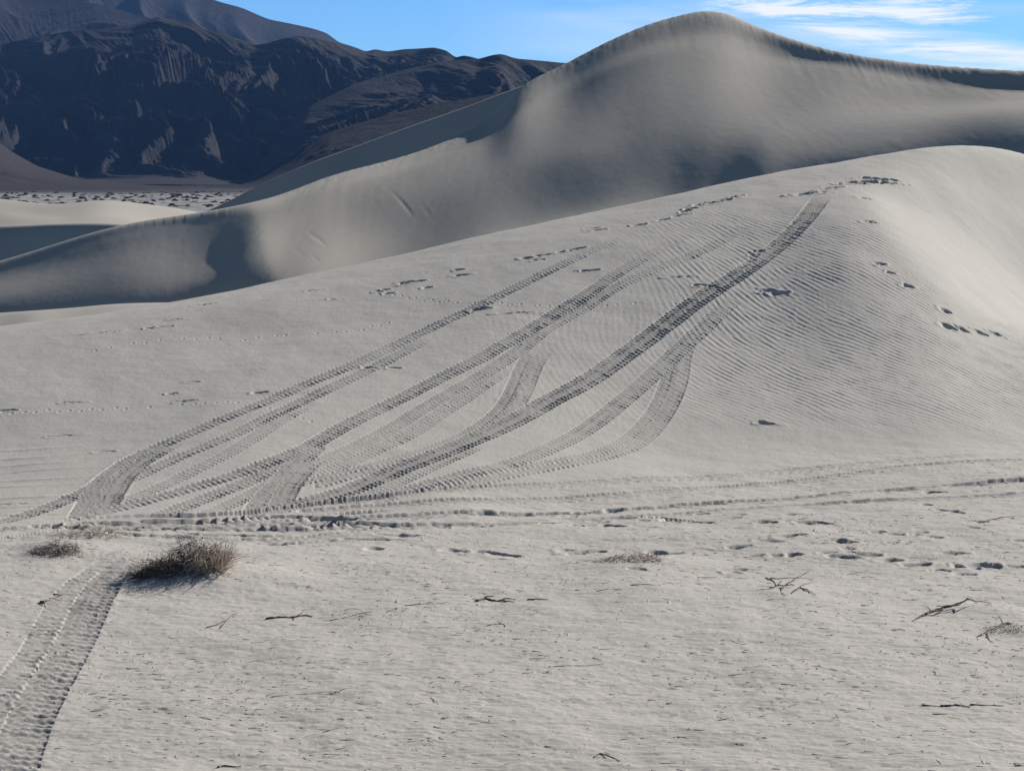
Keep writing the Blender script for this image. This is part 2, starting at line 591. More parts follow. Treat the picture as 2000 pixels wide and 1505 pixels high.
def path(pts):
    P = np.array([hit(*p) for p in pts])
    t = np.concatenate([[0], np.cumsum(np.hypot(*np.diff(P, axis=0).T))])
    q = np.arange(0, t[-1], 0.12)
    xs, ys = catmull(t, P[:, 0], q), catmull(t, P[:, 1], q)
    k = np.exp(-0.5 * (np.arange(-5, 6) / 2.5) ** 2); k /= k.sum()
    if len(q) > 12:
        xs = np.convolve(np.pad(xs, 5, mode='reflect', reflect_type='odd'), k, 'valid')
        ys = np.convolve(np.pad(ys, 5, mode='reflect', reflect_type='odd'), k, 'valid')
    return np.stack([xs, ys], 1)


def track(pts, w=0.27, depth=0.007, tread=0.018, st=1.0, pitch=0.09, berm=0.0015, fade0=0.0, fade1=0.0, rough=0.0, chev=0.55, off=0.0, seed=0, patchy=0.0):
    """press a tyre track of width w along a path; st = how crisp it still is"""
    P = path(pts)
    if off:
        d = np.gradient(P, axis=0)
        d /= np.hypot(d[:, 0], d[:, 1])[:, None]
        P = P + off * np.stack([-d[:, 1], d[:, 0]], 1)
    L = np.concatenate([[0], np.cumsum(np.hypot(*np.diff(P, axis=0).T))])
    jr = np.random.default_rng(500 + seed)
    R = w * 0.5 + 0.12
    ya, yb = P[:, 1].min() - R, P[:, 1].max() + R
    i0, i1 = max(np.searchsorted(Yr, ya) - 1, 0), min(np.searchsorted(Yr, yb) + 1, NR)
    best = np.full((i1 - i0, NC), 9.0, np.float32)
    U = np.zeros((i1 - i0, NC), np.float32); V = np.zeros((i1 - i0, NC), np.float32)
    for k in range(len(P) - 1):
        a, b = P[k], P[k + 1]
        si, sj = window(min(a[0], b[0]) - R, max(a[0], b[0]) + R, min(a[1], b[1]) - R, max(a[1], b[1]) + R)
        if si.stop <= si.start or sj.stop <= sj.start:
            continue
        x, y = XX[si, sj], YY[si, sj]
        d = b - a
        n = math.hypot(*d)
        tt = ((x - a[0]) * d[0] + (y - a[1]) * d[1]) / (n * n)
        tc_ = np.clip(tt, 0, 1)
        ex, ey = x - a[0] - tc_ * d[0], y - a[1] - tc_ * d[1]
        dist = np.hypot(ex, ey)
        sg = np.sign(d[0] * ey - d[1] * ex)
        ri = slice(si.start - i0, si.stop - i0)
        bb = best[ri, sj]
        m = dist < bb
        bb[m] = dist[m]
        U[ri, sj][m] = (L[k] + tc_ * n)[m]
        V[ri, sj][m] = (sg * dist)[m]
    sel = best < R
    u, v, dd = U[sel], V[sel], best[sel]
    xx, yy = XX[i0:i1][sel], YY[i0:i1][sel]
    vn = dd / (w / 2)
    inside = smooth((1.0 - vn) / 0.14 + 0.5)
    wn = samp(soft, xx / 4.2 + seed * .13, yy / 4.2)
    # curved lugs either side of a centre row
    ujit = np.interp(u, np.arange(0, L[-1] + .3, .07), jr.normal(0, 1, len(np.arange(0, L[-1] + .3, .07))))
    ph = u / pitch + 0.10 * ujit + chev * (vn ** 1.6) + (v > 0) * 0.5 + seed * 0.37
    lug = np.cos(2 * pi * ph)
    lug = np.tanh(lug * 1.8)
    lug = np.minimum(lug, 0.9) * (0.72 + 0.28 * np.cos(2 * pi * vn * 2.2))
    ctr = np.exp(-(vn / 0.14) ** 2)
    lug = lug * (1 - ctr) + ctr * np.cos(2 * pi * u / pitch * 1.0) * 0.5
    edge = np.exp(-((vn - 1.16) / 0.16) ** 2)
    h = inside * (-depth + tread * 0.5 * lug * np.clip(0.9 + 0.18 * wn + 0.28 * ujit, 0.1, 1.6)) + edge * berm * np.clip(1 + 0.6 * wn + 0.5 * np.cos(2 * pi * u / pitch), 0, 2.2)
    if rough:
        h += (inside + edge) * rough * samp(soft, xx / 2.6 + seed, yy / 1.2)
        h += inside * rough * 1.3 * wn
    f = np.ones_like(u)
    if fade0:
        f *= smooth(u / fade0)
    if fade1:
        f *= smooth((L[-1] - u) / fade1)
    if patchy:
        f *= np.clip(1 - patchy * .5 + patchy * np.interp(u, np.arange(0, L[-1] + 1.2, .5), jr.normal(0, .9, len(np.arange(0, L[-1] + 1.2, .5)))), 0.12, 1.5)
    f *= st * np.clip(0.95 + 0.14 * samp(big, xx / 9 + seed * .7, yy / 9), 0.35, 1.2)
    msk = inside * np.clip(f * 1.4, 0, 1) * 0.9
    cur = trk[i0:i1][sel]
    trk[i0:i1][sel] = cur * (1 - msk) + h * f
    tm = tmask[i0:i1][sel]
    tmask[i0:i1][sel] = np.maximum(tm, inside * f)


T1 = [(245, 899), (298, 875), (350, 854), (420, 826), (490, 799), (560, 771), (630, 743), (700, 714), (790, 672), (860, 636), (930, 602), (1000, 567), (1070, 532), (1123, 507), (1210, 470), (1290, 440)]
# old faint passes first
track([(224, 980), (298, 952), (368, 920), (438, 889), (490, 858), (560, 815), (625, 783)], st=0.6, fade1=1.0)
track([(305, 1004), (350, 987), (420, 959), (490, 934), (560, 900), (620, 872)], st=0.9, seed=1, w=0.30)
track([(396, 1001), (438, 983), (508, 952), (560, 922), (630, 896), (700, 868), (790, 822), (860, 782), (930, 742), (1000, 696), (1035, 668), (1070, 640), (1140, 602), (1210, 560), (1280, 531), (1350, 504), (1420, 466), (1480, 428)], st=0.75, seed=2, fade1=2.5)
track([(560, 948), (650, 912), (720, 882), (790, 853), (860, 810), (930, 766), (1000, 712)], st=0.7, seed=3, fade1=1.0)
track([(540, 950), (650, 896), (720, 866), (790, 836), (860, 795), (920, 757)], st=0.5, seed=13, fade1=1.0)
# loops
for k, o in enumerate((0.0, -0.19)):
    track([(600, 938), (650, 924), (720, 908), (790, 890), (860, 868), (930, 836), (978, 801), (1003, 759), (1016, 724), (1030, 696), (1052, 672)], st=0.85, seed=4 + k, off=o, fade1=0.8, w=0.22)
    track([(860, 948), (965, 922), (1070, 901), (1158, 882), (1215, 857), (1265, 815), (1293, 773), (1308, 728), (1312, 690), (1330, 655)], st=0.8, seed=6 + k, off=o, fade1=0.8, w=0.22)
track([(738, 972), (825, 947), (895, 929), (965, 912), (1035, 889), (1105, 857), (1158, 826), (1210, 787), (1263, 745), (1315, 696), (1370, 645), (1430, 590), (1490, 540)], st=0.85, seed=8, fade1=3.0, w=0.30)
# main climbs
track(T1, st=0.95, seed=9, fade1=3.0, w=0.28)
track([(228, 941), (280, 920), (350, 889), (420, 864), (490, 833), (560, 801), (630, 770), (700, 738), (790, 692), (860, 650)], st=0.85, seed=10, fade1=1.5)
track([(0, 1016), (87, 987), (130, 970), (180, 950), (215, 925)], st=1.2, seed=11, w=0.30)
track([(158, 1004), (175, 973), (196, 941), (228, 913), (265, 890), (320, 866)], st=1.2, seed=12, w=0.30, fade1=.4)
track([(196, 996), (217, 962), (230, 940), (256, 912), (300, 886), (350, 860)], st=1.2, seed=13, w=0.30, fade1=.5)
M2 = [(210, 992), (280, 975), (350, 955), (420, 935), (490, 913), (560, 888), (595, 875), (650, 845), (720, 812), (790, 780), (860, 742), (930, 707), (1000, 665), (1035, 644), (1088, 609), (1140, 581), (1175, 556), (1245, 514), (1290, 490), (1350, 455), (1385, 425)]
track(M2, st=1.05, seed=14, fade1=5.0, w=0.30, depth=.009)
track([(490, 1000), (515, 966), (545, 938), (575, 905), (613, 878)], st=1.2, seed=15, w=0.28, fade1=.3)
track([(543, 992), (557, 958), (580, 926), (612, 895)], st=1.2, seed=16, w=0.28, fade1=.3)
track([(685, 975), (755, 948), (825, 917), (895, 885), (940, 862)], st=0.85, seed=17, w=0.28, fade1=.5)
M4 = [(540, 988), (600, 974), (650, 962), (720, 938), (790, 910), (860, 882), (930, 854), (1000, 824), (1070, 787), (1140, 749), (1210, 703), (1280, 651), (1350, 598), (1405, 562), (1458, 528), (1510, 488), (1563, 440), (1595, 400), (1608, 380)]
track(M4, st=1.2, seed=18, fade1=1.0, w=0.37, depth=.010, tread=.022)
# long runs across the flat
flat_t = dict(pitch=0.15, chev=0.5, tread=0.016, depth=0.034, berm=0.002, patchy=.22)
long_run = [(-60, 1052), (60, 1028), (160, 1012), (300, 1004), (420, 1003), (560, 985), (740, 967), (950, 950), (1150, 938), (1350, 926), (1600, 910), (1800, 901), (2000, 892), (2100, 888)]
track(long_run, st=0.55, seed=19, w=.24, rough=.001, **dict(flat_t, depth=.014, tread=.014))
track(long_run[:10], st=1.1, seed=20, w=.19, rough=.0016, fade1=7.0, fade0=5.0, off=.05, **dict(flat_t, depth=.060, tread=.008, pitch=.12))
track([(600, 992), (800, 980), (1000, 968), (1300, 950), (1600, 928), (1800, 914), (2000, 905), (2100, 900)], st=0.7, seed=21, w=.24, rough=0.0014, **flat_t)
track([(150, 1020), (300, 1018), (480, 1020), (650, 1008), (800, 1001), (950, 993), (1200, 983), (1400, 972), (1700, 957), (2000, 946), (2100, 942)], st=0.9, seed=22, w=.28, rough=0.0027, **flat_t)
track([(900, 1010), (1200, 1002), (1400, 990), (1700, 980), (2000, 971), (2100, 968)], st=0.6, seed=23, w=.26, rough=0.0018, fade0=2, **flat_t)
track([(-60, 1040), (100, 1030), (250, 1034), (400, 1026), (550, 1028), (700, 1022), (900, 1016), (1080, 1010), (1250, 1008)], st=1.2, seed=24, w=.3, rough=0.0045, fade1=3, **flat_t)
track([(120, 1044), (260, 1050), (400, 1052), (560, 1048), (680, 1036), (820, 1030)], st=1.0, seed=25, w=.26, rough=0.0036, fade0=.8, fade1=1.5, **flat_t)
track([(-60, 1070), (30, 1056), (140, 1040)], st=0.9, seed=26, w=.26, rough=0.0036, **flat_t)
for k, pts_ in enumerate([[(30, 1028), (140, 1022), (300, 1026), (460, 1021), (620, 1014)], [(240, 1012), (380, 1014), (520, 1006), (640, 1000), (780, 990)],
                          [(320, 1040), (450, 1043), (600, 1038)], [(560, 1022), (700, 1014), (860, 1020), (1010, 1012), (1080, 1009)], [(470, 1006), (600, 1003), (760, 1006), (900, 1001)],
                          [(1080, 1001), (1250, 1000), (1390, 1014)], [(440, 1052), (560, 1055), (690, 1046)], [(660, 1030), (760, 1024), (840, 1030)]]):
    track(pts_, st=1.1, seed=40 + k, w=.13, rough=.002, fade0=.4, fade1=.4, patchy=1.0, pitch=.17, chev=.3, tread=.012, depth=.06, berm=.010)
# the pair coming towards the camera at the left
near_t = dict(pitch=0.135, tread=0.019, depth=0.007, berm=0.001, chev=0.3)
track([(-60, 1490), (-30, 1420), (0, 1378), (36, 1325), (72, 1270), (105, 1208), (140, 1155), (185, 1118), (235, 1088), (285, 1066)], st=0.75, seed=27, w=.30, rough=0.0018, fade1=1.5, **near_t)
track([(5, 1600), (25, 1505), (50, 1430), (98, 1330), (140, 1258), (172, 1195), (196, 1150), (224, 1118), (262, 1090), (300, 1068)], st=1.15, seed=28, w=.34, rough=0.0018, fade1=2.0, **near_t)
Z += trk

# ---- prints and scuffs pressed into the sand
coarse_kill = tmask


def stamp(px, py, L=0.28, W=0.11, ang=0.0, depth=0.035, rim=0.012, sharp=1.0):
    x0, y0 = hit(px, py)
    R = L + 0.15
    si, sj = window(x0 - R, x0 + R, y0 - R, y0 + R)
    x, y = XX[si, sj] - x0, YY[si, sj] - y0
    c, s_ = cos(ang), sin(ang)
    a = (x * c + y * s_) / (L / 2); b = (-x * s_ + y * c) / (W / 2)
    b = b * (1 + 0.25 * a)
    jig = samp(soft, XX[si, sj] / 1.6 + px * .01, YY[si, sj] / 1.6) * 0.16
    r = np.sqrt(a * a + b * b) + jig
    pit = smooth((1.15 - r) / 0.55)
    rm_ = np.exp(-((r - 1.35) / 0.25) ** 2) * (1 + 0.5 * np.sin(3 * np.arctan2(b, a) + px))
    Z[si, sj] += -depth * pit * (1 + .25 * a) + rim * rm_


A = radians
for p in [(1498, 569, .30, .13, .1), (1524, 573, .32, .14, .1), (1718, 512, .24, .13, .4), (1772, 555, .24, .12, .3), (1846, 603, .22, .16, .2), (1851, 634, .30, .15, .1), (1874, 637, .28, .15, .1),
          (1916, 647, .26, .15, .1), (1945, 651, .26, .13, .1), (793, 557, .3, .14, .2), (812, 554, .3, .12, .2), (1035, 506, .3, .11, .1), (1058, 501, .34, .10, .2), (1052, 510, .24, .08, .1),
          (1100, 494, .3, .10, .2), (1125, 489, .34, .10, .2), (1158, 447, .3, .10, .1), (1165, 451, .3, .1, .1), (1250, 441, .28, .1, .1), (1295, 432, .3, .1, .2), (1150, 532, .3, .1, .1), 
          (738, 574, .16, .08, .1), (752, 570, .16, .08, .1), (760, 578, .18, .09, .1), (835, 565, .2, .08, .2), (895, 530, .2, .1, .2), (900, 540, .3, .1, .2),
          (1385, 562, .3, .10, 0), (1365, 562, .2, .1, 0), (1700, 434, .3, .1, .2), (1690, 388, .3, .09, .1), (1480, 492, .22, .1, .2), (1474, 500, .2, .08, .2), (1498, 824, .3, .1, -.1),
          (940, 606, .36, .14, .3), (1740, 530, .2, .08, .1), (1330, 424, .3, .1, .2), (720, 724, .2, .07, 0), (768, 725, .2, .08, 0)]:
    stamp(*p, depth=0.045, rim=0.011)
for p in [(206, 651, .5, .05, .15), (400, 596, .4, .05, .15), (140, 783, .3, .06, .1), (360, 781, .3, .08, .1), (338, 768, .16, .07, .1), (508, 771, .22, .09, 0), (612, 571, .3, .05, .1), (648, 590, .16, .06, .1),
          (320, 640, .24, .06, .1), (294, 643, .2, .06, .1), (340, 626, .2, .06, .1), (120, 843, .4, .05, .1), (202, 879, .3, .06, 0), (12, 797, .3, .08, 0), (12, 977, .4, .07, 0), (378, 748, .2, .07, 0), (1330, 545, .5, .06, .1), (1010, 613, .6, .06, .05)]:
    stamp(*p, depth=0.022, rim=0.010)
# torn sand where the machines went over the crest
for p in [(1352, 411, .32, .14, .4), (1368, 404, .26, .13, .1), (1396, 399, .8, .13, .35), (1424, 391, .6, .10, .3), (1338, 417, .25, .1, .2)]:
    stamp(*p, depth=0.06, rim=0.016)
for p in [(1582, 380, .7, .14, .1), (1622, 369, .5, .12, .4), (1660, 358, .6, .12, .3)]:
    stamp(*p, depth=0.05, rim=0.02)
for p in [(1692, 354, 1.3, .17, .5), (1716, 348, .8, .16, .35)]:
    stamp(*p, depth=0.14, rim=0.012)
# footprints and knocks on the flat
for i, p in enumerate([(730, 1064), (885, 1070), (945, 1073), (985, 1079), (1130, 1073), (1158, 1070), (1196, 1019), (1168, 1020), (1280, 1074), (1300, 1078), (1378, 1013), (1340, 1012), (1312, 1010), (1480, 1017), (1500, 1021), (1575, 1023),
                       (1605, 1023), (1545, 1049), (1550, 1083), (1640, 1087), (1695, 1083), (1862, 1082), (1885, 1107), (1785, 1103), (1915, 1102), (1945, 1103), (1985, 1103), (965, 991), (1200, 979), (1180, 983), (1375, 993), (1650, 1060), (1740, 1094),
                       (1070, 1010), (900, 1019), (860, 1022), (1250, 1088), (1850, 1000), (1440, 1066), (1820, 962)]):
    stamp(*p, L=.22 + .12 * rng.random(), W=.13 + .08 * rng.random(), ang=rng.uniform(-.5, .5), depth=.028 + .02 * rng.random(), rim=.006)
for i in range(7):
    stamp(rng.uniform(120, 1080), rng.uniform(1003, 1052), L=rng.uniform(.25, .8), W=rng.uniform(.07, .13), ang=rng.uniform(-.15, .15), depth=.035, rim=.009)
for i in range(46):
    stamp(rng.uniform(1100, 2000), rng.uniform(985, 1125), L=rng.uniform(.14, .3), W=rng.uniform(.08, .14), ang=rng.uniform(-.5, .5), depth=.018, rim=.005)


def dots(pts, step=0.16, d=0.008):
    P = path(pts)
    L = np.concatenate([[0], np.cumsum(np.hypot(*np.diff(P, axis=0).T))])
    for k, q in enumerate(np.arange(0, L[-1], step)):
        if rng.random() < .2:
            continue
        x0 = np.interp(q, L, P[:, 0]) + rng.normal(0, .01); y0 = np.interp(q, L, P[:, 1]) + (k % 2) * .05 + rng.normal(0, .02)
        si, sj = window(x0 - .08, x0 + .08, y0 - .12, y0 + .12)
        r2 = ((XX[si, sj] - x0) / .024) ** 2 + ((YY[si, sj] - y0) / .035) ** 2
        Z[si, sj] += -d * np.exp(-r2) + d * .4 * np.exp(-((np.sqrt(r2) - 1.8) / .5) ** 2)


dots([(-20, 803), (60, 801), (200, 796), (330, 790), (450, 787), (490, 790), (560, 815), (640, 835)])
dots([(740, 577), (850, 592), (950, 596), (1080, 600), (1200, 597), (1340, 598)])
dots([(480, 666), (560, 660), (700, 655), (740, 640), (800, 628)])
dots([(430, 665), (300, 668), (180, 690)], step=.2)

# mounds that plants have caught
def mound(px, py, rx, ry, h, tail=0.0):
    x0, y0 = hit(px, py)
    R = max(rx, ry) * 3 + abs(tail)
    si, sj = window(x0 - R, x0 + R, y0 - R, y0 + R)
    x, y = XX[si, sj] - x0, YY[si, sj] - y0
    rxx = np.where(x > 0, rx + tail, rx)
    Z[si, sj] += h * np.exp(-(x / rxx) ** 2 - (y / ry) ** 2)


mound(372, 1128, .50, .55, .17, .30)
mound(115, 1080, .35, .4, .07, .2)
mound(185, 1052, .5, .4, .06, .2)
mound(1235, 1100, .5, .5, .08, .1)
mound(1555, 1165, .35, .3, .04, .1)
mound(1925, 1200, .3, .3, .04, .1)
mound(2000, 1235, .3, .3, .04, .1)
for i in range(9):
    mound(rng.uniform(0, 90), 868 + i * 16 + rng.uniform(-4, 4), .6, .05, .012)

coarse = flatness * (1 - 0.6 * np.clip(tmask, 0, 1))
ground = grid_mesh('ground', XX, YY, Z, M_near, {'coarse': coarse, 'track_shade': np.clip(tmask * 0.58, 0, 0.75)}, 'structure')
print('near ground z', Z.min(), Z.max())


def gz(x, y):
    return float(bil(Z, np.array([x / y]), np.array([y]), S, Yr)[0])


# ---------------------------------------------------------------- far dunes
def dune(name, lines, pa, pb, ya, yb, ns, ny_, sm_s, sm_y, detail=None, ls=0.0, crease=False):
    s = np.linspace((pa - 1000) / F, (pb - 1000) / F, ns)
    Yq = np.linspace(ya, yb, ny_)
    Zd = loft_grid(lines, s, Yq, sm_s, sm_y, ls, crease)
    Yg = np.repeat(Yq[:, None], ns, 1); Xg = Yg * s[None, :]
    if detail:
        Zd = detail(Xg, Yg, Zd, s, Yq)
    return grid_mesh(name, Xg, Yg, Zd, M_dune, None, 'structure')


ST = (-600, -300, 0, 250, 430, 500, 535, 640, 820, 960, 1010, 1100, 1200, 1300, 1390, 1500, 1650, 1800, 2000, 2300, 2800)
D1 = dict(
    crest=[(610, 94.21), (590, 93.38), (510, 92.42), (437, 90.84), (408, 89.97), (393, 89.71), (384, 91.95), (345, 96.36), (295, 100.92), (228, 105.04), (172, 107.62), (127, 108.92), (75, 109.89), (37, 110.96), (20, 110.91), (60, 109.07), (102, 104.23), (124, 102.99), (138, 98.1), (150, 92.05), (160, 84.47)],
    l2=[(640, 93.31), (615, 92.83), (535, 90.43), (460, 89.37), (425, 89.53), (410, 89.19), (405, 89.74), (370, 92.11), (325, 95.05), (265, 97.64), (215, 100.84), (180, 102.78), (130, 103.8), (100, 104.88), (90, 105.64), (110, 105.92), (125, 103.54), (158, 100.87), (180, 95.59), (190, 89.89), (200, 82.23)],
    l3=[(680, 90.33), (650, 88.88), (580, 86), (530, 86.04), (500, 86.61), (470, 86.4), (465, 87.03), (420, 90.82), (390, 91.61), (340, 93.65), (320, 94.84), (300, 94.78), (280, 95.23), (250, 96.32), (230, 96.94), (220, 97.5), (200, 98.06), (200, 97.24), (195, 93.49), (205, 87.1), (215, 80.78)],
    l4=[(730, 88.12), (700, 85.69), (625, 84.16), (585, 84.06), (550, 84.86), (545, 83.79), (545, 83.05), (520, 85.72), (490, 88.18), (460, 88.49), (450, 89.04), (425, 89.83), (400, 90.52), (390, 90.11), (355, 90.49), (290, 92.85), (265, 92.84), (245, 92.05), (220, 90.08), (225, 83.48), (230, 75.22)],
    foot=[(770, 86.44), (740, 84.01), (660, 83.16), (640, 82.38), (620, 83.35), (620, 81.69), (620, 80.95), (580, 84.04), (560, 85.66), (530, 83.03), (520, 82.07), (490, 83.53), (480, 85.48), (460, 86.08), (430, 87.71), (340, 90.75), (315, 89.9), (300, 88.69), (290, 85.88), (300, 79.28), (310, 71.86)],
)
st = lambda k: [(p, a, b) for p, (a, b) in zip(ST, D1[k])]


def shifted(ln, dY, Zv):
    return zline([(p, Y + dY, Zv) for p, _, Y in ln])


def rel_line(ln, dY, dZ):
    r = []
    for p, a, Y in ln:
        z = at(p, a, Y)[2]
        r.append((p, Y + dY, z + dZ))
    return zline(r)


flut = fft_noise(1024, 0.9, 8, 60, seed=21)
slide = fft_noise(1024, 0.5, 30, 110, seed=22)


def d1_detail(X, Y, Zd, s, Yq):
    # crest depth per column
    kc = np.argmax(Zd, 0)
    Ycr = Yq[kc][None, :]
    below = np.clip((Ycr - Y), -2, 40)
    m = smooth(below / 0.8) * np.exp(-below / 5.0)
    # avalanche tongues run straight down the face from the crest
    tn = samp(flut, X / 24, below / 160 + 0.1)
    pxs = X / Y * F + 1000
    Zd = Zd + m * tn * (0.0012 + 0.0035 * smooth((pxs - 520) / 60))
    # the shoulder at the left: a sharp ridge curling down, its left side falling away, and a steep foot
    vv = (Zd - H0) / Y
    pys = 752.5 - F * (vv * cos(PITCH) + sin(PITCH)) / (cos(PITCH) - vv * sin(PITCH))
    front = smooth((Ycr - Y) / 1.2)
    rl = np.interp(pys, [380, 400, 430, 470, 510, 550, 640], [455, 488, 504, 512, 520, 538, 560])
    dl = rl - pxs + 1.6 * samp(slide, below / 26 + .2, X / 300) * np.exp(-np.abs(rl - pxs) / 30)
    sp_ = 5 * np.logaddexp(0, np.clip(dl, -400, 400) / 5)
    Zd -= front * 0.15 * (1 - np.exp(-sp_ / 45.0)) * smooth((pys - 385) / 40) * (1 - 0.9 * smooth((dl - 60) / 260))
    y4 = np.interp(pxs, [-500, 0, 250, 430, 545], [85.5, 84.6, 84.2, 83.6, 82.2])
    Zd -= 0.26 * np.clip(0.25 * np.logaddexp(0, np.clip((y4 - Y) / 0.25, -60, 60)), 0, 4) * smooth((548 - pxs) / 22)
    # a few narrow slides on the left half of the face
    sx_ = X - 0.35 * below
    tn2 = samp(slide, sx_ / 26 + .4, below / 420 + 0.6)
    where = samp(soft, sx_ / 30 + .2, below / 60 + .3)
    pat = smooth((pxs - 560) / 60) * smooth((1000 - pxs) / 100) * smooth((below - 1.5) / 2) * smooth((12 - below) / 3) * smooth((where - .6) / .8)
    Zd += pat * 0.014 * np.minimum(tn2 + .6, 0.0)
    # slabs and streaks all over
    Zd += 0.0008 * samp(slide, sx_ / 60 + .1, below / 200) * smooth(below / 1.5) * np.clip(.6 + .6 * samp(soft, X / 70, below / 70), 0, 1.6)
    Zd += 0.0012 * samp(med, X / 12, below / 8) * smooth(below / 3)
    Zd += np.exp(-np.abs(below - .5) / 1.4) * 0.006 * samp(slide, X / 20 + .1, below / 120) * smooth((pxs - 520) / 80)
    # scalloped lip on the sharp slip-face crest
    lip = smooth((pxs - 1480) / 200) * np.exp(-(np.abs(Y - Ycr) / 0.7) ** 2)
    Zd += lip * 0.012 * samp(flut, X / 9, 0.3 + 0 * Y)
    return Zd


D1L = [shifted(st('foot'), -14, -9), st('foot'), st('l4'), st('l3'), st('l2'), st('crest'), rel_line(st('crest'), 22, -5.0), shifted(st('crest'), 60, -9)]
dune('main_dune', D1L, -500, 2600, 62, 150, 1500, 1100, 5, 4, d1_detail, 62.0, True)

# ridge standing behind the shoulder of the main dune
rc = [(100, 520, 156), (300, 452, 152), (430, 400, 149), (520, 355, 147), (600, 320, 145), (700, 283, 143), (800, 246, 141), (900, 211, 139), (1010, 170, 137), (1100, 140, 136), (1300, 110, 134)]
RL = [shifted(rc, -26, -9), rel_line(rc, -10, -5.0), rel_line(rc, -1.6, -0.7), rc, rel_line(rc, 12, -2), shifted(rc, 45, -9)]
dune('rear_dune', RL, 50, 1300, 100, 205, 700, 500, 6, 2.5)

# low pair of dunes at the left
c1 = [(-700, 380, 172), (-300, 378, 170), (0, 388, 166), (60, 395, 163), (110, 398, 161), (200, 391, 162), (290, 399, 164), (370, 411, 165), (480, 440, 166), (700, 470, 168)]
c2 = [(-700, 452, 150), (-300, 447, 142), (0, 441, 133), (60, 439, 130), (110, 437, 127), (200, 436, 122), (260, 441, 118), (330, 462, 114), (480, 500, 110), (700, 520, 108)]
CL = [shifted(c2, -16, -9), rel_line(c2, -6.2, -2.9), rel_line(c2, -.7, -.12), c2, rel_line(c2, 14, -.55), rel_line(c1, -9, -1.0), rel_line(c1, -1.5, -.12), c1, rel_line(c1, 14, -2), shifted(c1, 40, -9)]
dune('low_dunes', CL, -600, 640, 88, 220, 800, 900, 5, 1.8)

# little crest in the hollow at the far left
g1 = [(-500, 650, 64), (-200, 628, 65), (0, 611, 66), (60, 607, 66), (130, 602, 66.5), (220, 594, 67), (400, 590, 68)]
GL = [shifted(g1, -14, -9), rel_line(g1, -4, -1.2), rel_line(g1, -.4, -.07), g1, rel_line(g1, 4, -.9), shifted(g1, 16, -9)]
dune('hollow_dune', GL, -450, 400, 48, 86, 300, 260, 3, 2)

# ---------------------------------------------------------------- valley floor and mountains
ZV = -8.2


def valley_mat():
    m, T, b = new_mat('valley_sand')
    g = T.n('ShaderNodeNewGeometry')
    n1 = T.n('ShaderNodeTexNoise', i_Scale=0.02, i_Detail=6.0, i_Roughness=0.6)
    T.l(g.outputs['Position'], n1.inputs['Vector'])
    sp = T.n('ShaderNodeSeparateXYZ')
    T.l(g.outputs['Position'], sp.inputs[0])
    far = T.ramp(T.math('DIVIDE', T.math('ADD', sp.outputs[1], T.math('MULTIPLY', n1.outputs['Fac'], 500)), 4000.0), [(0.42, 0.0), (0.50, 1.0)])
    sand = T.mix(T.ramp(n1.outputs['Fac'], [(0.47, 0.0), (0.60, 1.0)]), (0.235, 0.23, 0.225), (0.14, 0.135, 0.13))
    T.l(T.mix(far, sand, (0.040, 0.035, 0.036)), b.inputs['Base Color'])
    return m


vs = np.concatenate([np.linspace(-3, -.32, 50), np.linspace(-.31, -.08, 700), np.linspace(-.07, 3, 80)])
vY = np.concatenate([np.geomspace(55, 600, 60), np.linspace(605, 2400, 700), np.geomspace(2410, 16000, 80)])
VY = np.repeat(vY[:, None], len(vs), 1); VX = VY * vs[None, :]
VZ = ZV + 0 * VX
VZ += np.where(VY > 400, samp(med, VX / 420, VY / 900) * 0.22, 0)
grid_mesh('valley_floor', VX, VY, VZ, valley_mat(), None, 'structure')


def rock_mat():
    m, T, b = new_mat('mountain_rock')
    g = T.n('ShaderNodeNewGeometry')
    n1 = T.n('ShaderNodeTexNoise', i_Scale=0.004, i_Detail=9.0, i_Roughness=0.62)
    T.l(g.outputs['Position'], n1.inputs['Vector'])
    n2 = T.n('ShaderNodeTexNoise', i_Scale=0.03, i_Detail=8.0, i_Roughness=0.7)
    T.l(g.outputs['Position'], n2.inputs['Vector'])
    at_ = T.n('ShaderNodeAttribute', attribute_name='fan')
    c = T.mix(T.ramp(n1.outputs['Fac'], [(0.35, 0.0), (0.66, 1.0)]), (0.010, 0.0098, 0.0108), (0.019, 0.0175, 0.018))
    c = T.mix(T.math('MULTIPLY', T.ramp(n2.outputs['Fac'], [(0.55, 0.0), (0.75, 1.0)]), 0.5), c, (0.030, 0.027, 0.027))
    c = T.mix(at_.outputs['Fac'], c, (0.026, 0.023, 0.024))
    T.l(c, b.inputs['Base Color'])
    bn = T.n('ShaderNodeBump', i_Strength=0.6, i_Distance=12.0)
    T.l(n2.outputs['Fac'], bn.inputs['Height'])
    T.l(bn.outputs[0], b.inputs['Normal'])
    return m


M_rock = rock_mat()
lown = fft_noise(256, 1.0, 2, 6, seed=30)
ridn = fft_noise(512, 0.8, 3, 9, seed=31)
ridm = fft_noise(1024, 0.9, 8, 30, seed=33)
ridn2 = fft_noise(1024, 1.0, 8, 300, seed=32)


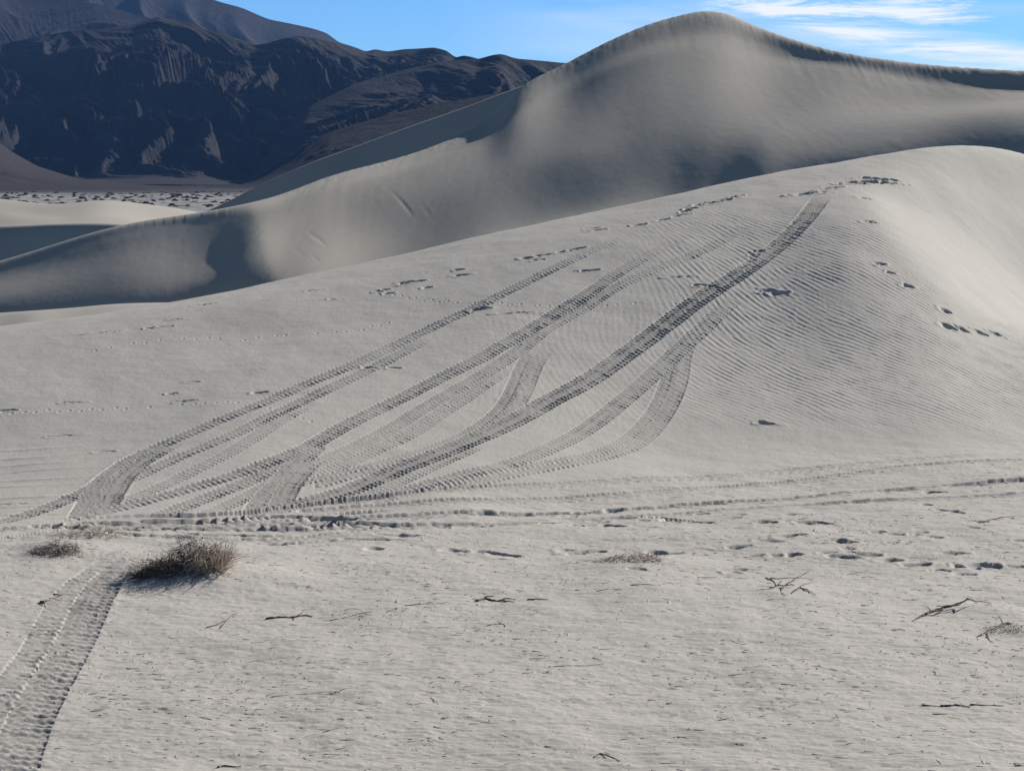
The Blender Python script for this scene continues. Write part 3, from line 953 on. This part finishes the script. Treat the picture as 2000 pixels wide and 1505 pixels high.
def mountain(name, crest, Yc_, W, ns, pa, pb, rel_amp, dirx, fan=0.0, p=1.0, foot=0.18, seed=0, scale=1.0, back=1.2, rough=1.0):
    """range with a given crest line; spurs run down from it, leaning sideways by dirx"""
    s = np.linspace((pa - 1000) / F, (pb - 1000) / F, ns)
    cr = np.array(crest, float)
    cpy = np.interp(s * F + 1000, cr[:, 0], cr[:, 1])
    k = np.exp(-0.5 * (np.arange(-9, 10) / 3.0) ** 2); k /= k.sum()
    cpy = np.convolve(np.pad(cpy, 9, mode='edge'), k, 'valid')
    nY = 520
    t = np.concatenate([np.linspace(-back, 0, 70, endpoint=False), np.linspace(0, 1.35, nY)])[::-1]   # 1 = foot in front, 0 = crest
    Tt = np.repeat(t[:, None], ns, 1)
    wig = 0.6 * samp(lown, (s * Yc_ / (2600 * scale))[None, :] + seed * .31, np.zeros((1, ns)) + .2)
    Yg = Yc_ - Tt * W * (1 + 0.18 * wig) + 0.10 * W * wig
    Xg = Yg * s[None, :]
    Hc = ((350 - cpy) / F)[None, :] * Yc_ + (H0 - ZV)
    prof = np.clip(1 - np.abs(np.clip(Tt, None, 1.35)) / 1.0, 0, 1)
    prof = (1 - foot) * prof ** p + foot * np.clip(1 - Tt / 1.35, 0, 1)
    prof = np.where(Tt < 0, 1 + Tt * 0.6, prof)
    Zm = Hc * prof
    env_ = np.clip(np.abs(Tt) * 2.6, 0, 1) * smooth((1.12 - Tt) / 0.35)
    Xw = Xg + dirx * (Yg - Yc_)
    q = 1.0 / scale
    wx = samp(lown, Xg / 1900 * q + seed, Yg / 1900 * q) * 90 * scale
    rid = lambda a: 1 - 1.25 * np.sqrt(samp(*a) ** 2 + 0.02)
    r1 = rid((ridn, (Xw + wx) / 2300 * q + seed * .7, Yg / 9000 * q + seed))
    r2 = rid((ridm, (Xw + wx) / 2900 * q + seed * .3, (Yg + wx) / 13000 * q))
    r3 = rid((ridm, (Xw - 0.55 * dirx * (Yg - Yc_) + wx * 1.3) / 1500 * q + seed * .9, (Yg - wx) / 5200 * q))
    r4 = rid((ridm, (Xw + 0.4 * (Yg - Yc_) - wx * .7) / 700 * q + seed * .9, (Yg - wx) / 2200 * q))
    n4 = samp(ridn2, Xw / 900 * q, Yg / 2600 * q)
    hs = Hc * rel_amp
    Zm = Zm + env_ * hs * (0.46 * (r1 - .2) + 0.26 * (r2 - .2) + rough * 0.12 * (r3 - .2) + rough * 0.04 * (r4 - .2) + 0.025 * n4 * rough)
    Zm = np.where(Tt > 1.3, -30, Zm)
    return grid_mesh(name, Xg, Yg, Zm + ZV, M_rock, {'fan': np.full(Zm.shape, fan) + (1 - fan) * smooth((Tt - 0.86) / 0.2)}, 'structure')


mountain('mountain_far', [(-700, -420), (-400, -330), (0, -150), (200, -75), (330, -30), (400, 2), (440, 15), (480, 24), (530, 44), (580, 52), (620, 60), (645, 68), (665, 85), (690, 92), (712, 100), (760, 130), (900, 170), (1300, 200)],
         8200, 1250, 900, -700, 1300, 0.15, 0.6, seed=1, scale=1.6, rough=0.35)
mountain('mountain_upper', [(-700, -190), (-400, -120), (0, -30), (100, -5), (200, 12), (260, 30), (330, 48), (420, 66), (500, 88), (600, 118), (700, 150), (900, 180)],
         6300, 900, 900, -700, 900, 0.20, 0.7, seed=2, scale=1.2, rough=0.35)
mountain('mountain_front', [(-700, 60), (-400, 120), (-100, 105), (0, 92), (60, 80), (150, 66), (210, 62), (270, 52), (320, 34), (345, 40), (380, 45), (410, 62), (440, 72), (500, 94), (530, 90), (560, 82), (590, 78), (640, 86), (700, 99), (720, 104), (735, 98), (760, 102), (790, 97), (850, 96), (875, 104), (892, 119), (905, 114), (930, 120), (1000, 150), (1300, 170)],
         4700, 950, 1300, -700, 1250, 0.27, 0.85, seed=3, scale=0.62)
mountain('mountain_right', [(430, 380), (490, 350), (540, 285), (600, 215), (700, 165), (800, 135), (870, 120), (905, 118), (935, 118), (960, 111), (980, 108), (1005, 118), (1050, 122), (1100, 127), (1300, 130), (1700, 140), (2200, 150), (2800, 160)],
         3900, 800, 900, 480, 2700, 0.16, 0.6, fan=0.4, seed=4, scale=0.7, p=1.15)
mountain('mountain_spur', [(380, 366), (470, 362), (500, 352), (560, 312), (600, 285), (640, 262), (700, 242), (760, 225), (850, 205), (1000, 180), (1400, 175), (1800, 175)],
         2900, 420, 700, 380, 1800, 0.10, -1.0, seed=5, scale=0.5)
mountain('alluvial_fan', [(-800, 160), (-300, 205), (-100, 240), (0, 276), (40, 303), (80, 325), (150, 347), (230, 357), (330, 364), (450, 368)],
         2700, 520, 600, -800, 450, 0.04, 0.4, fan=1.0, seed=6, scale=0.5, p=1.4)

# ---------------------------------------------------------------- haze
def haze():
    me = bpy.data.meshes.new('haze')
    x0, x1, y0, y1, z0, z1 = -11000, 11000, -300, 11500, -60, 1700
    v = [(x, y, z) for z in (z0, z1) for y in (y0, y1) for x in (x0, x1)]
    f = [(0, 2, 3, 1), (4, 5, 7, 6), (0, 1, 5, 4), (2, 6, 7, 3), (0, 4, 6, 2), (1, 3, 7, 5)]
    me.from_pydata(v, [], f)
    m = bpy.data.materials.new('haze_air')
    m.use_nodes = True
    nt = m.node_tree
    nt.nodes.clear()
    out = nt.nodes.new('ShaderNodeOutputMaterial')
    pv = nt.nodes.new('ShaderNodeVolumePrincipled')
    pv.inputs['Color'].default_value = (0.22, 0.46, 1.0, 1)
    pv.inputs['Density'].default_value = 0.00002
    pv.inputs['Anisotropy'].default_value = 0.0
    nt.links.new(pv.outputs[0], out.inputs['Volume'])
    me.materials.append(m)
    o = bpy.data.objects.new('haze', me)
    COL.objects.link(o)
    o['kind'] = 'stuff'
    o['label'] = 'thin blue air in front of the mountains'


haze()

# ---------------------------------------------------------------- plants, twigs and litter
M_dark = plain_mat('dead_twigs', (0.10, 0.08, 0.069), 0.4, 60)
M_mid = plain_mat('weathered_wood', (0.13, 0.10, 0.085), 0.35, 60)
M_pale = plain_mat('bleached_stems', (0.42, 0.34, 0.27), 0.25, 60)
M_rust = plain_mat('reddish_stems', (0.20, 0.125, 0.095), 0.3, 60)
M_litter = plain_mat('litter', (0.19, 0.165, 0.14), 0.6, 25)
M_leaf = plain_mat('desert_leaves', (0.085, 0.09, 0.075), 0.3, 0.4)
M_bark = plain_mat('shrub_wood', (0.10, 0.08, 0.07), 0.3, 2)


class Twigs:
    """collects tapering, bent stems in one mesh"""
    def __init__(s):
        s.v, s.f, s.n = [], [], 0

    def add(s, pts, r0, r1, sides=4):
        P = np.array(pts, float)
        n = len(P)
        T_ = np.gradient(P, axis=0)
        T_ /= np.linalg.norm(T_, axis=1)[:, None] + 1e-9
        up = np.array([0.13, 0.21, 1.0]) if abs(T_[0, 2]) < .9 else np.array([1.0, .1, .1])
        A_ = np.cross(T_, up); A_ /= np.linalg.norm(A_, axis=1)[:, None] + 1e-9
        B_ = np.cross(T_, A_)
        rr = np.linspace(r0, r1, n)[:, None, None]
        an = np.arange(sides) / sides * 2 * pi
        ring = P[:, None, :] + rr * (np.cos(an)[None, :, None] * A_[:, None, :] + np.sin(an)[None, :, None] * B_[:, None, :])
        s.v.append(ring.reshape(-1, 3))
        b = s.n
        for i in range(n - 1):
            for k in range(sides):
                k2 = (k + 1) % sides
                s.f.append((b + i * sides + k, b + i * sides + k2, b + (i + 1) * sides + k2, b + (i + 1) * sides + k))
        s.f.append(tuple(b + k for k in range(sides))[::-1])
        s.f.append(tuple(b + (n - 1) * sides + k for k in range(sides)))
        s.n += n * sides

    def build(s, name, mat, parent=None, origin=(0, 0, 0)):
        me = bpy.data.meshes.new(name)
        V = np.concatenate(s.v) - np.array(origin)
        me.from_pydata(V.tolist(), [], s.f)
        me.polygons.foreach_set('use_smooth', [True] * len(me.polygons))
        me.materials.append(mat)
        o = bpy.data.objects.new(name, me)
        COL.objects.link(o)
        if parent is not None:
            o.parent = parent
        return o


def ground_pt(px, py):
    x, y = hit(px, py)
    return np.array([x, y, gz(x, y)])


def bent(p, d, L, n, wob_, r, droop=0.0):
    """a stem that starts at p in direction d, wandering as it goes"""
    pts = [np.array(p, float)]
    d = np.array(d, float); d /= np.linalg.norm(d)
    for i in range(n):
        d = d + r.normal(0, wob_, 3) + np.array([0, 0, -droop])
        d /= np.linalg.norm(d)
        pts.append(pts[-1] + d * L / n)
    return pts


def empty(name, loc, label, cat, group=None):
    o = bpy.data.objects.new(name, None)
    o.location = loc
    o.empty_display_size = 0.1
    COL.objects.link(o)
    tag(o, label, cat, group)
    return o


def scrub(px, py, label, rx, ry, hgt, n_dark, n_pale, lean, seed, pale_side=1.0, mats=(None, None), names=('stem_tangle', 'pale_stems'), rad=0.0022):
    r = np.random.default_rng(seed)
    c = ground_pt(px, py)
    root = empty('dead_bush', c, label, 'bush')
    T1_ = Twigs()
    for i in range(n_dark):
        a = r.uniform(0, 2 * pi); q = math.sqrt(r.uniform(0, 1))
        x, y = rx * q * cos(a), ry * q * sin(a)
        top = hgt * math.sqrt(max(0.03, 1 - ((x / rx) - .15) ** 2 * .85 - (y / ry) ** 2 * .5)) * (0.22 + 0.78 * smooth((x / rx + 1.0) / 1.5)) * (1 + .22 * sin(9 * x / rx + seed))
        z = r.uniform(0, 0.85) ** 1.3 * top if r.uniform() > .35 else 0
        g = gz(c[0] + x, c[1] + y) - c[2]
        d = (lean[0] + r.normal(0, .9), lean[1] + r.normal(0, .8), r.uniform(-.25, .45))
        L = r.uniform(.25, .8) * hgt
        pts = bent((x, y, g + max(z, 0)), d, L, 5, .42, r, .10)
        for p in pts:
            p[2] = max(p[2], g - .01)
        T1_.add(pts, rad * r.uniform(.7, 1.5), rad * .4, 3)
    T1_.build(names[0], mats[0] or M_dark, root)['kind'] = 'stuff'
    T2_ = Twigs()
    for i in range(n_pale):
        x = rx * (pale_side * r.uniform(.15, 1.05)); y = ry * r.uniform(-.9, .7)
        g = gz(c[0] + x, c[1] + y) - c[2]
        d = (pale_side * r.uniform(-.1, 1.0), r.uniform(-.6, .6), r.uniform(.05, .9))
        T2_.add(bent((x, y, g + r.uniform(0, .3) * hgt), d, r.uniform(.3, .8) * hgt, 4, .22, r, .04), rad * r.uniform(1.0, 2.1), rad * .5, 4)
    T2_.build(names[1], mats[1] or M_pale, root)['kind'] = 'stuff'
    for i in range(7):
        T3_ = Twigs()
        a = r.uniform(0, 2 * pi)
        x = rx * r.uniform(-.35, .5)
        g = gz(c[0] + x, c[1]) - c[2]
        T3_.add(bent((x, ry * r.uniform(-.3, .3), g - .03), (cos(a), sin(a) * .6, .8), hgt * .6, 5, .2, r, .05), rad * 3.2, rad * 1.2, 6)
        T3_.build('main_stem', M_mid, root)
    return root


scrub(352, 1132, 'largest dead bush, dark tangled twigs with bleached stems sticking out to its right', .43, .27, .31, 1150, 430, (-.9, -.1), 101, rad=.0026)
scrub(108, 1089, 'smaller dark dead bush low on the sand near the left edge of the picture', .24, .16, .13, 480, 60, (-1.0, -.1), 102, rad=.002)
scrub(170, 1056, 'thin reddish dry bush behind the smaller dark bush at the left', .36, .2, .14, 240, 50, (-.4, 0), 103, mats=(M_rust, M_pale), rad=.0018)
scrub(1222, 1101, 'flat sparse reddish dry bush on a low mound right of centre', .33, .16, .09, 420, 50, (-.7, 0), 104, mats=(M_rust, M_pale), rad=.0018)
scrub(1960, 1236, 'half buried dry tuft of thin stems at the right edge', .22, .14, .06, 120, 30, (.9, 0), 105, mats=(M_mid, M_pale), rad=.0018)


def twig(label, branches, r0, mat=None, cat='twig'):
    """branches: lists of (px, py) on the sand or (px, py, lift) with lift in metres; first is the main stem"""
    root = None
    for k, br in enumerate(branches):
        pts = []
        for p in br:
            lift = p[2] if len(p) > 2 else 0.0
            if lift == 0:
                g = ground_pt(p[0], p[1])
                pts.append(g + np.array([0, 0, r0 * .5]))
            else:
                # the foot of this point lies on the sand below where it is seen
                g0 = ground_pt(p[0], p[1])
                g = ground_pt(p[0], p[1] + lift * F / g0[1])
                pts.append(g + np.array([0, 0, lift]))
        P = np.array(pts)
        t = np.arange(len(P)); q = np.linspace(0, len(P) - 1, (len(P) - 1) * 4 + 1)
        P = np.stack([catmull(t, P[:, j], q) for j in range(3)], 1)
        P += rng.normal(0, r0 * .25, P.shape)
        Tw = Twigs()
        w = r0 * (1.0 if k == 0 else .62)
        if k == 0:
            org = P[0].copy()
            Tw.add(P, w, w * .35, 6)
            root = Tw.build('fallen_twig', mat or M_dark, None, org)
            root.location = org
            tag(root, label, cat)
        else:
            Tw.add(P, w, w * .35, 5)
            Tw.build('side_twig', mat or M_dark, root, org)
    return root


twig('black forked driftwood twig curling up at both ends, right side of the flat', [
    [(1806, 1208), (1830, 1200), (1850, 1194, .02), (1868, 1187, .04), (1881, 1184, .06), (1888, 1177, .10)],
    [(1843, 1196, .02), (1830, 1199, .03), (1818, 1197, .05), (1809, 1189, .09)],
    [(1874, 1187, .05), (1850, 1190, .05), (1828, 1191, .06)],
    [(1889, 1178, .09), (1905, 1181, .04), (1936, 1180)],
    [(1806, 1208), (1790, 1219), (1783, 1225)]], .014, cat='driftwood')
twig('branching dark twig with a long thin arm raised to the right, behind the driftwood', [
    [(1495, 1139, .07), (1508, 1146, .05), (1518, 1158, .02), (1540, 1158, .02), (1552, 1158)],
    [(1518, 1158, .02), (1500, 1166), (1476, 1168)],
    [(1534, 1158, .02), (1555, 1140, .07), (1582, 1121, .13)],
    [(1532, 1158, .02), (1525, 1172), (1534, 1182)],
    [(1520, 1155, .02), (1528, 1146, .05)],
    [(1500, 1139, .06), (1540, 1137, .06), (1590, 1135, .04)],
    [(1545, 1176), (1565, 1160, .03), (1588, 1148, .06)],
    [(1562, 1164), (1580, 1171), (1594, 1178)]], .009)
twig('dark twig at the right edge with pale curved prongs hanging from its tip', [
    [(1975, 1226), (1960, 1224, .02), (1940, 1232, .02), (1918, 1242), (1908, 1248)],
    [(1958, 1224, .02), (1952, 1211, .06), (1947, 1209, .07)],
    [(1920, 1240, .01), (1908, 1246, .01), (1910, 1256)],
    [(1930, 1238, .01), (1926, 1250)],
    [(1928, 1238, .01), (1932, 1254), (1940, 1260)]], .008, M_mid)
twig('thin V shaped twig lying to the right of and in front of the largest bush', [[(402, 1224), (425, 1216), (440, 1209)], [(430, 1224), (448, 1205), (463, 1193, .03)]], .006)
twig('thick ended black stick with two short side twigs, left part of the flat', [[(520, 1207), (545, 1204), (570, 1202), (595, 1199), (610, 1200)], [(572, 1203), (574, 1209)], [(580, 1201), (592, 1194)]], .012)
twig('split grey twig with a dark curved scrap behind it, right of the black stick', [[(645, 1209), (670, 1206), (700, 1200), (726, 1198)], [(700, 1206), (726, 1205)], [(672, 1192), (688, 1189), (706, 1192)]], .006, M_mid)
twig('long low scatter of driftwood with a dark knot, centre left of the flat', [[(930, 1174), (950, 1169), (965, 1172), (985, 1173), (1004, 1176)], [(946, 1166), (966, 1162)], [(975, 1172), (990, 1168), (1008, 1170)], [(1030, 1171), (1052, 1172), (1072, 1174)]], .012)
twig('short grey twig with an upright end, just left of the scattered driftwood', [[(790, 1185), (830, 1180), (862, 1180), (874, 1176, .02)], [(836, 1178), (850, 1175)]], .0045, M_mid)
twig('small black crooked twig beside the wheel track left of the largest bush', [[(78, 1176), (88, 1173, .02), (100, 1168), (118, 1163)], [(86, 1174, .02), (90, 1185)], [(104, 1160), (124, 1160)]], .012)
twig('thin pale brown twig ending in a small dark knot, right of centre', [[(1232, 1152), (1258, 1153), (1290, 1155)], [(1296, 1152), (1306, 1147), (1318, 1151)]], .006, M_mid)
twig('long slanting dark stem near the right edge just below the wheel tracks', [[(1908, 1026), (1935, 1020), (1955, 1015), (1985, 1009, .02)]], .008, M_mid)
twig('dark scrap of brush with thin straws, lower right of the flat', [[(1838, 1383), (1856, 1382), (1872, 1379), (1895, 1383)], [(1895, 1378), (1960, 1377)], [(1820, 1398), (1850, 1396)], [(1800, 1382), (1838, 1384)]], .009)
twig('bent brown twig at the bottom edge right of centre', [[(1160, 1479), (1172, 1473), (1190, 1476), (1212, 1485)], [(1172, 1473), (1186, 1480)]], .005, M_mid)
twig('dark curled scrap at the very bottom edge left of centre', [[(425, 1502), (438, 1499), (455, 1500), (470, 1501)]], .007)
twig('grey arched twig in front of the scattered driftwood', [[(952, 1228), (968, 1225), (984, 1226), (987, 1232)], [(976, 1225), (983, 1212, .03)]], .005, M_mid)
twig('long pale straw with a bleached crook, above and right of the branching twig', [[(1655, 1122), (1668, 1112, .02), (1680, 1116), (1745, 1116)], [(1660, 1120), (1676, 1120)]], .004, M_pale)
twig('faint low brushy straw left of the branching twig', [[(1362, 1130), (1390, 1125), (1420, 1124), (1458, 1128)], [(1370, 1132), (1400, 1128)]], .004, M_mid)
twig('short twig leaning along the sand above the black forked driftwood', [[(1640, 1086), (1665, 1079), (1690, 1085)], [(1664, 1079), (1688, 1092)]], .006, M_mid)
twig('pale bleached straw lying at the lower left', [[(530, 1368), (590, 1366), (650, 1369)]], .003, M_mid)
twig('dark dash of a twig beneath the grey arched twig', [[(1072, 1320), (1100, 1317), (1140, 1315), (1180, 1311)]], .004, M_mid)
twig('two crossed straws right of the scattered driftwood', [[(1165, 1160), (1190, 1158), (1215, 1160)], [(1198, 1164), (1215, 1155)]], .004, M_rust)

# litter: thousands of slivers of stem half buried all over the flat
TL = Twigs(); TP = Twigs()
for i in range(9000):
    Y = rng.uniform(11.2, 21.5) if rng.random() < .85 else rng.uniform(21.5, 25.5)
    X = rng.uniform(-.33, .33) * Y
    if Y > toe(X / Y) + .3:
        continue
    pv = samp(med, np.array([X / 8.0]), np.array([Y / 6.0]))[0] + .7 * samp(big, np.array([X / 9.0]), np.array([Y / 9.0 + .4]))[0]
    if pv < rng.normal(0.1, .9):
        continue
    L = min(rng.lognormal(-3.4, .65), .2)
    a = rng.normal(0.05, .6)
    z = gz(X, Y)
    rr = rng.uniform(.0010, .0034)
    dx, dy = cos(a) * L / 2, sin(a) * L / 2
    lift = rng.uniform(0, .004)
    pts = [(X - dx, Y - dy, gz(X - dx, Y - dy) + rr * .3), (X + rng.normal(0, L * .04), Y + rng.normal(0, L * .04), z + rr * .5 + lift), (X + dx, Y + dy, gz(X + dx, Y + dy) + rr * .3)]
    (TP if rng.random() < .16 else TL).add(pts, rr, rr * .6, 3)
o = TL.build('plant_litter', M_litter)
o['kind'] = 'stuff'
o = TP.build('pale_litter', M_pale)
o['kind'] = 'stuff'

# shrubs out on the valley floor
def shrub_mesh(seed):
    r = np.random.default_rng(seed)
    v, f = [], []
    for i in range(170):
        a = r.uniform(0, 2 * pi); q = r.uniform(0, 1) ** .5
        h = r.uniform(0, 1)
        c = np.array([q * cos(a) * (1 - .35 * h), q * sin(a) * (1 - .35 * h), .05 + h * .75 * (1 - .45 * q)])
        u = r.normal(0, 1, 3); u /= np.linalg.norm(u)
        w = np.cross(u, r.normal(0, 1, 3)); w /= np.linalg.norm(w)
        sz = r.uniform(.09, .19)
        b = len(v)
        for e in (-u - w, u - w, u + w, -u + w):
            v.append(tuple(c + e * sz))
        f.append((b, b + 1, b + 2, b + 3))
    nleaf = len(f)
    for i in range(6):
        a = i + r.uniform(0, 1)
        b = len(v)
        v += [(-.04, 0, -.1), (.04, 0, -.1), (.5 * cos(a) + .02, .5 * sin(a), .6), (.5 * cos(a) - .02, .5 * sin(a), .6)]
        f.append((b, b + 1, b + 2, b + 3))
    me = bpy.data.meshes.new('desert_shrub')
    me.from_pydata(v, [], f)
    me.materials.append(M_leaf)
    me.materials.append(M_bark)
    for i, p in enumerate(me.polygons):
        p.material_index = 0 if i < nleaf else 1
    return me


SM = [shrub_mesh(k) for k in (1, 2, 3, 4)]
proto = bpy.data.objects.new('desert_shrub', SM[0])
COL.objects.link(proto)
tag(proto, 'small dark desert shrub on the pale valley floor below the mountains', 'shrub', 'shrubs scattered over the valley floor')
rs = np.random.default_rng(77)
for k in range(290):
    o = proto if k == 0 else proto.copy()
    if k:
        COL.objects.link(o)
        o.data = SM[k % 4]
    px = rs.uniform(-60, 480); py = 375 + 30 * rs.uniform(0, 1) ** 1.1
    x, dy_, dz_ = ray(px, py)
    Y = (ZV - H0) / dz_ * dy_
    X = x / dy_ * Y
    sz = rs.uniform(.7, 1.9) * (Y / 900) ** .35
    o.location = (X, Y, float(samp(med, np.array([X / 420]), np.array([Y / 900]))[0]) * .22 + ZV - .1)
    o.scale = (sz * rs.uniform(.8, 1.6), sz, sz * rs.uniform(.6, 1.0))
    o.rotation_euler = (0, 0, rs.uniform(0, 6.28))
